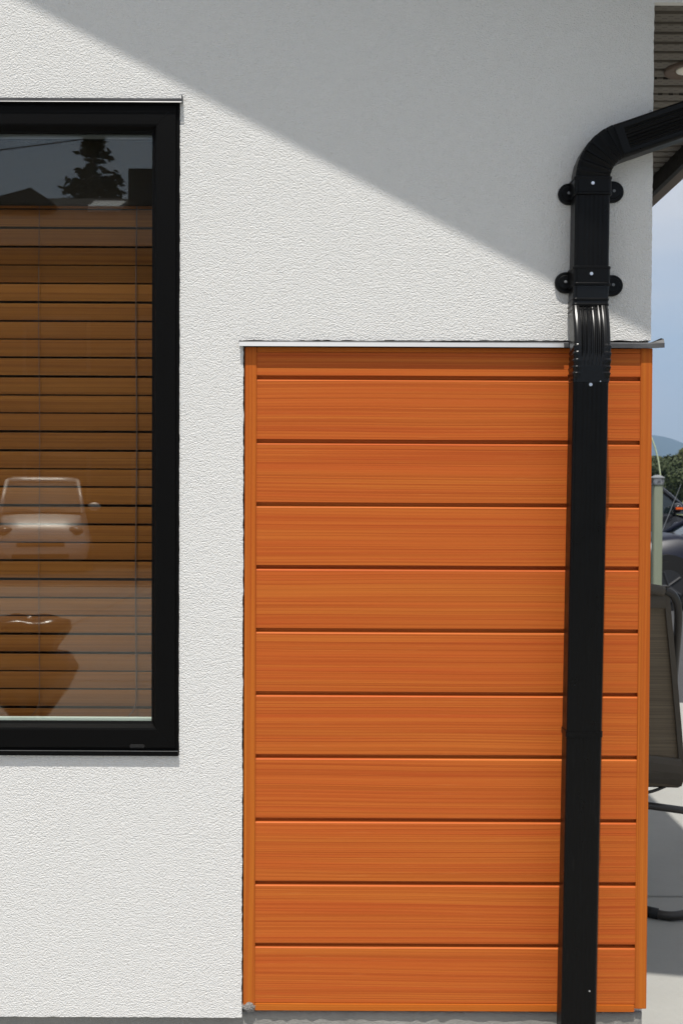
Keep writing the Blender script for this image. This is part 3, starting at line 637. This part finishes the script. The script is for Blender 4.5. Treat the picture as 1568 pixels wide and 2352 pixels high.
# ------------------------------------------------------------ vehicles
def loft(secs_def, n_side=1):
    secs = []
    for x, zb, zt_, wb, wm, wt, zm in secs_def:
        half = [(0, zb), (wb*.8, zb), (wb, zb+.05), (wm, zm-.1), (wm, zm+.06), (wt+.04, zt_-.06), (wt, zt_-.015), (wt*.6, zt_+.012), (0, zt_+.02)]
        ring = [(x, y, z) for y, z in half]+[(x, -y, z) for y, z in reversed(half[1:-1])]
        secs.append([Vector(p) for p in ring])
    bm = bmesh.new(); rings(bm, secs); return bm
def car(name, label, cat, paint, van, amber=True, glass='car_glass'):
    """front faces +X, origin on the ground at its middle"""
    root = empty(name); tag(root, label, cat); P = lambda nm, bm, m, par=None, sm=True: obj_local(nm, bm, m, par or root, sm)
    def obj_local(nm, bm, m, par, sm):
        o = obj(nm, bm, m, None, smooth=sm); o.parent = par; return o
    Lh = 2.35 if van else 2.25; bl = 1.18 if van else .92; roof = 1.83 if van else 1.42; hd = 1.15 if van else .98
    body = [(-Lh, .38, bl-.10, .70, .74, .64, .62), (-Lh+.12, .26, bl, .80, .86, .74, .62), (-1.5, .22, bl+.02, .84, .90, .78, .62), (0, .22, bl+.02, .85, .91, .79, .62), (.95, .22, bl, .85, .91, .78, .62),
            (1.2, .22, hd-.02, .85, .90, .72, .62), (1.7, .24, hd-.08, .83, .88, .68, .6), (Lh-.22, .26, hd-.20, .78, .82, .62, .56), (Lh-.06, .30, hd-.32, .68, .70, .54, .54), (Lh, .36, .56, .58, .6, .5, .5)]
    b = P('body', loft(body), paint)
    ct = [(-Lh+.10, -Lh+.35) if van else (-1.75, -1.15)][0]; wb_, wt_ = .77, .62 if not van else .66
    fx0, fx1 = (1.28, .53) if van else (.95, .15)                 # windscreen foot and head
    z0_ = bl-.02
    bm = bmesh.new()                                              # greenhouse of dark glass
    rings(bm, [[Vector(p) for p in ((x0, -w, z), (x1, -w, z), (x1+.06*(w/.77), -w*.55, z), (x1+.06*(w/.77), w*.55, z), (x1, w, z), (x0, w, z))] for x0, x1, w, z in ((ct[0], fx0, wb_, z0_), (ct[0]+(ct[1]-ct[0])*.85, fx1+.10*(fx0-fx1), wt_+.02, roof-.07))])
    P('windows', bm, glass, None, False)
    bm = bmesh.new()
    rings(bm, [[Vector(p) for p in ((ct[0]+(ct[1]-ct[0])*k, -w, z), (fx1+e, -w, z), (fx1+e+.06, -w*.5, z), (fx1+e+.06, w*.5, z), (fx1+e, w, z), (ct[0]+(ct[1]-ct[0])*k, w, z))] for k, e, w, z in ((.82, .10, wt_+.028, roof-.085), (.92, .03, wt_, roof-.02), (1.1, -.10, wt_-.12, roof+.012))])
    P('roof_panel', bm, paint)
    for sd in (-1, 1):
        bm = bmesh.new(); tube(bm, [(fx0+.03, sd*(wb_-.01), z0_), (fx1+.09, sd*(wt_+.012), roof-.07)], .045, 8); P('pillar', bm, paint)
        bm = bmesh.new(); tube(bm, [(ct[0], sd*(wb_-.01), z0_), (ct[0]+(ct[1]-ct[0])*.85, sd*(wt_+.012), roof-.07)], .06, 8); P('pillar', bm, paint)
        bm = bmesh.new(); tube(bm, [(-.35, sd*(wb_+.004), z0_), (-.38, sd*(wt_+.022), roof-.07)], .035, 8); P('pillar', bm, 'car_plastic')
        mx_ = fx0-.27
        bm = bmesh.new(); bmesh.ops.create_icosphere(bm, subdivisions=3, radius=1, matrix=Matrix.Translation((mx_, sd*(wb_+.21), z0_+.105)) @ Matrix.Diagonal((.085, .125, .085, 1)))
        mr = P('mirror', bm, paint)
        bm = bmesh.new(); tube(bm, [(mx_+.02, sd*(wb_-.02), z0_+.01), (mx_, sd*(wb_+.16), z0_+.06)], .03, 8); P('mirror_arm', bm, 'car_plastic', mr)
        if amber:
            bm = bmesh.new(); box(bm, mx_-.055, mx_+.06, sd*(wb_+.335)-.006, sd*(wb_+.335)+.006, z0_+.082, z0_+.118); P('indicator', bm, 'lamp_amber', mr, False)
        hl = bmesh.new(); bmesh.ops.create_icosphere(hl, subdivisions=3, radius=1, matrix=Matrix.Translation((Lh-.17, sd*.60, hd-.32)) @ Matrix.Rotation(R(-sd*28), 4, 'Z') @ Matrix.Diagonal((.12, .17, .085, 1))); P('headlight', hl, 'lamp_clear')
        tl_ = bmesh.new(); box(tl_, -Lh-.01, -Lh+.14, sd*.66-.1, sd*.66+.1, bl-.32, bl-.1); P('tail_light', tl_, 'lamp_amber', None, False)
        for wx in (1.38, -1.36):
            bm = bmesh.new(); disc(bm, (wx, sd*.80 if sd > 0 else -.92, .345), .375, .12, 'Y', 28); P('wheel_arch', bm, 'rubber_black', None, False)
            w_ = bmesh.new(); disc(w_, (wx, sd*.80 if sd > 0 else -.935, .315), .315, .135, 'Y', 28); wh = P('wheel', w_, 'rubber_black', None, False)
            bm = bmesh.new(); yo = .938 if sd > 0 else -.946; disc(bm, (wx, yo, .315), .21, .008, 'Y', 20)
            for k in range(5):
                a = 2*math.pi*k/5; tube(bm, [(wx, yo, .315), (wx+.19*math.cos(a), yo, .315+.19*math.sin(a))], .022, 6)
            P('rim', bm, 'rim_alloy', wh, False)
    bm = bmesh.new(); box(bm, Lh-.10, Lh+.012, -.42, .42, .55, .63); box(bm, Lh-.08, Lh+.01, -.5, .5, .33, .43); P('grille', bm, 'car_plastic', None, False)
    bm = bmesh.new(); rings(bm, [[Vector((Lh-.06+dx, y, z)) for y, z in ((-.62,.42),(.62,.42),(.66,.52),(-.66,.52))] for dx in (-.1, .075)]); P('bumper', bm, paint, None, False)
    for sd in (.15, -.45):                                        # wipers at the windscreen foot
        bm = bmesh.new(); tube(bm, smooth_path([(fx0+.10, sd, z0_+.02), (fx0+.02, sd+.2, z0_+.055), (fx0+.05, sd+.45, z0_+.035)], 4), .010, 6); P('wiper', bm, 'car_plastic')
    return root
def all_under(o):
    out = [o]
    for c_ in o.children: out += all_under(c_)
    return out
v1 = car('parked_van', 'dark van parked beyond the patio, amber light on its door mirror, behind the navy car', 'van', 'paint_black', True); v1.location = (4.47, 18.95, -.05)
v2 = car('parked_car', 'dark navy car parked nearest the patio with a thin whip aerial on its wing', 'car', 'paint_navy', False, False); v2.location = (5.55, 14.95, -.05); v2.rotation_euler = (0, 0, math.pi)
bm = bmesh.new(); tube(bm, [(1.45, .72, .88), (1.16, .72, 1.62)], .0055, 6, .003); o = obj('aerial', bm, 'cap_grey'); o.parent = v2
v3 = car('silver_van', 'silver van parked across the street, mirrored in the window glass', 'van', 'paint_silver', True, False, 'car_glass_pale'); v3.location = (-6.02, -16.85, -.12); v3.rotation_euler = (0, 0, R(90-14))

# ------------------------------------------------------------ trees, hills
def crown(bm, c, rx, rz, count, size, rnd, holes=.0):
    blobs = []
    for k in range(14):
        a = rnd.uniform(0, 2*math.pi); e = rnd.uniform(-.7, 1); r_ = rnd.uniform(.35, .75)
        blobs.append((Vector((rx*r_*math.cos(a)*math.sqrt(1-e*e*.6), rx*r_*math.sin(a)*math.sqrt(1-e*e*.6), rz*.72*e)), rnd.uniform(.28, .5)))
    for k in range(count):
        b_, br = rnd.choice(blobs); d = Vector((rnd.gauss(0,1), rnd.gauss(0,1), rnd.gauss(0,1))).normalized()
        p = Vector(c)+b_+Vector((d.x*rx, d.y*rx, d.z*rz))*br*rnd.uniform(.6, 1.08)
        nrm = (d+Vector((rnd.uniform(-.8,.8), rnd.uniform(-.8,.8), rnd.uniform(-.3,.9)))).normalized(); u = nrm.orthogonal().normalized(); w = nrm.cross(u); s = size*rnd.uniform(.6, 1.3)
        q = [bm.verts.new(p+u*a*s+w*b*s) for a, b in ((-.5,0),(0,-.3),(.55,0),(0,.3))]; bm.faces.new(q)
def tree(name, label, x, y, h, rx, leaf, count, seed, group, size=.3):
    rnd = random.Random(seed); r_ = empty(name, (x, y, -.06)); tag(r_, label, 'tree', group)
    bm = bmesh.new(); tube(bm, [(x, y, -.1), (x+.1, y, h*.3), (x+.05, y+.1, h*.62)], .06*h**.5, 8, .03)
    for k in range(5): a = k*1.3; tube(bm, [(x+.08, y, h*.28), (x+rx*.5*math.cos(a), y+rx*.5*math.sin(a), h*.55)], .045, 6, .015)
    obj_abs('trunk', bm, 'bark', r_, smooth=True)
    bm = bmesh.new(); crown(bm, (x, y, h*.56), rx, h*.46, count, size, rnd); obj_abs('crown', bm, leaf, r_)
GR = 'trees beyond the parked cars'
tree('leafy_tree', 'dark bushy tree beyond the parked van, directly left of the taller olive one', 31.6, 110, 5.3, 3.3, 'leaf_dark', 9000, 1, GR, .42)
tree('leafy_tree', 'taller olive green tree rising at the right edge beyond the parked van', 35.3, 109, 5.9, 2.6, 'leaf_olive', 9000, 2, GR, .42)
tree('leafy_tree', 'olive tree beside the house corner, beyond the lamp post', 27.6, 112, 5.1, 3.2, 'leaf_olive', 8000, 3, GR, .42)
tree('leafy_tree', 'low broad bush tree in front of the row beyond the van', 32.4, 100, 3.7, 4.2, 'leaf_dark', 9000, 5, GR, .4)
tree('leafy_tree', 'low olive bush tree nearest the lamp post in the row', 27.4, 101, 3.6, 3.6, 'leaf_olive', 8000, 7, GR, .4)
tree('leafy_tree', 'dark tree beyond the right edge of the row', 40.5, 112, 5.8, 3.2, 'leaf_dark', 6000, 6, GR, .45)
# hills
bm = bmesh.new(); G = []; rnd = random.Random(3); nx, ny = 260, 12
def ridge(x):
    return 322-.26*(x-1900)+5*math.sin(x*.0061+2.4)+6*math.sin(x*.021)
for j in range(ny+1):
    f = j/ny; G.append([bm.verts.new((-3500+12000*i/nx, 5400+1400*f, -3+min(900, max(20, ridge(-3500+12000*i/nx)))*math.sin(math.pi/2*min(1, f*1.25))**1.1+rnd.uniform(-3,3)*f)) for i in range(nx+1)])
for a, b in zip(G, G[1:]):
    for i in range(nx): bm.faces.new((a[i], a[i+1], b[i+1], b[i]))
hl = obj('hills', bm, 'forest_slope', smooth=True); tag(hl, kind='structure')

# ------------------------------------------------------------ across the street (what the window mirrors)
nh = empty('neighbour_house', (-9, -20, 0)); tag(nh, 'brown house with a roof skylight across the street, mirrored in the window', 'house')
HY = -19.0
bm = bmesh.new(); extrude_y(bm, [(-14.5,0), (-2.0,0), (-2.0,6.7), (-14.5,6.7)], HY-8, HY); obj_abs('wall', bm, 'house_brown', nh)
bm = bmesh.new(); extrude_x(bm, [(HY+.7,6.5), (HY-4,8.75), (HY-8.7,6.5), (HY-8.7,6.72), (HY-4,8.96), (HY+.7,6.72)], -15, -1.6); rf = obj_abs('roof', bm, 'roof_shingle', nh)
bm = bmesh.new(); extrude_y(bm, [(-9.2,7.7), (-9.2,8.28), (-7.5,8.74), (-7.0,8.42), (-7.0,7.7)], HY-4, HY-2.2); obj_abs('dormer', bm, 'roof_shingle', nh)
bm = bmesh.new(); extrude_x(bm, [(HY-2.5,8.20), (HY-3.3,8.55), (HY-3.3,8.72), (HY-2.5,8.38)], -6.2, -5.42); obj_abs('skylight', bm, 'house_trim', nh)
bm = bmesh.new(); box(bm, -5.35, -1.7, HY-5.5, HY-3.2, 8.3, 9.5); obj_abs('upper_storey', bm, 'roof_shingle', nh)
for x in (-8.9, -6.3, -3.9, -12):
    for z in (1.0, 4.0):
        bm = bmesh.new(); box(bm, x-.75, x+.75, HY, HY+.04, z, z+1.3); wv2 = obj_abs('window', bm, 'house_frame', nh)
        bm = bmesh.new(); box(bm, x-.66, x+.66, HY+.042, HY+.05, z+.09, z+1.21); o = obj_abs('glass', bm, 'car_glass', nh); mw = o.location.copy(); o.parent = wv2; o.location = (0,0,0)
def conifer(name, label, x, y, h, r, seed):
    rnd = random.Random(seed); rt = empty(name, (x, y, -.06)); tag(rt, label, 'tree', 'conifers across the street')
    bm = bmesh.new(); tube(bm, [(x, y, -.1), (x, y, h*.97)], .02*h, 8, .02); obj_abs('trunk', bm, 'bark', rt)
    bm = bmesh.new()
    for br in range(150):                                        # boughs, each with its sprays
        f = rnd.random()**.62; z = h*(.10+.89*f); L = (r*(1-f)**.85+.12)*rnd.uniform(.35, 1.3); a = rnd.uniform(0, 2*math.pi); dr = rnd.uniform(-.25, .25)
        for k in range(int(16+L*18)):
            q = rnd.random()**.7; w_ = .12+.26*L*(1-q)*q*2
            p = Vector((x+L*q*math.cos(a)+rnd.gauss(0, w_), y+L*q*math.sin(a)+rnd.gauss(0, w_), z+dr*L*q-.15*L*q*q+rnd.gauss(0, .13+.04*L)))
            s = rnd.uniform(.16, .42); u = Vector((math.cos(a)+rnd.uniform(-.6,.6), math.sin(a)+rnd.uniform(-.6,.6), rnd.uniform(-.6,.3))).normalized(); w = u.orthogonal().normalized()
            bm.faces.new([bm.verts.new(qq) for qq in (p-u*s*.6, p+w*s*.3, p+u*s*.7, p-w*s*.3)])
    obj_abs('crown', bm, 'needle', rt)
conifer('conifer', 'tall dark conifer behind the brown house, mirrored in the window', -10.1, -39.5, 16.5, 3.9, 11)
conifer('conifer', 'shorter dark conifer nearer the right of the mirrored roofline', -6.7, -41, 14.4, 3.6, 12)
conifer('conifer', 'dark conifer mirrored at the left edge of the window', -15.6, -40, 15.4, 4.8, 13)
for z, lab in ((10.14, 'lower black power line crossing the mirrored sky'), (10.46, 'upper black power line crossing the mirrored sky')):
    bm = bmesh.new(); tube(bm, [(x, -22, z+.145*(x+6.5)+.0022*(x+5)**2) for x in [-26+40*i/30 for i in range(31)]], .017, 5); tag(obj('power_line', bm, 'wire'), lab, 'power line', 'power lines over the street')
# table under a black sheet, standing left of the camera
tb = empty('covered_table', (-1.62, -.3, 0)); tag(tb, 'small pedestal table under a crumpled black plastic sheet, mirrored low in the window', 'table')
bm = bmesh.new(); secs = []; rnd = random.Random(5)
for r_, z in ((.03,.80), (.14,.80), (.20,.785), (.215,.745), (.17,.66), (.14,.60), (.255,.575), (.265,.53), (.20,.42), (.11,.32), (.075,.28)):
    secs.append([(-1.62+r_*(1+.12*math.sin(3*a+z*9)+.06*math.sin(7*a-z*14))*math.cos(a), -.3+r_*(1+.12*math.sin(3*a+z*9)+.06*math.sin(7*a))*math.sin(a), z+.02*math.sin(5*a)*(1 if z < .78 else .3)) for a in [2*math.pi*k/48 for k in range(48)]])
rings(bm, secs); obj_abs('sheet', bm, 'sheet_black', tb, smooth=True)
bm = bmesh.new(); tube(bm, [(-1.62,-.3,.04), (-1.62,-.3,.32)], .05, 12); disc(bm, (-1.62,-.3,0), .22, .04, 'Z', 24, .18); obj_abs('pedestal', bm, 'car_plastic', tb)

# ------------------------------------------------------------ the summer haze over the valley
hz = bpy.data.materials.new('haze_air'); hz.use_nodes = True; nn = hz.node_tree.nodes; nn.clear(); ho = nn.new('ShaderNodeOutputMaterial'); pv = nn.new('ShaderNodeVolumePrincipled')
pv.inputs['Color'].default_value = (.42,.66,1,1); pv.inputs['Density'].default_value = .00017; pv.inputs['Anisotropy'].default_value = .2; hz.node_tree.links.new(pv.outputs[0], ho.inputs['Volume']); M['haze_air'] = hz
bm = bmesh.new(); box(bm, -9500, 9500, -9500, 9500, -2.2, 1100); tag(obj('haze', bm, 'haze_air'), kind='stuff')
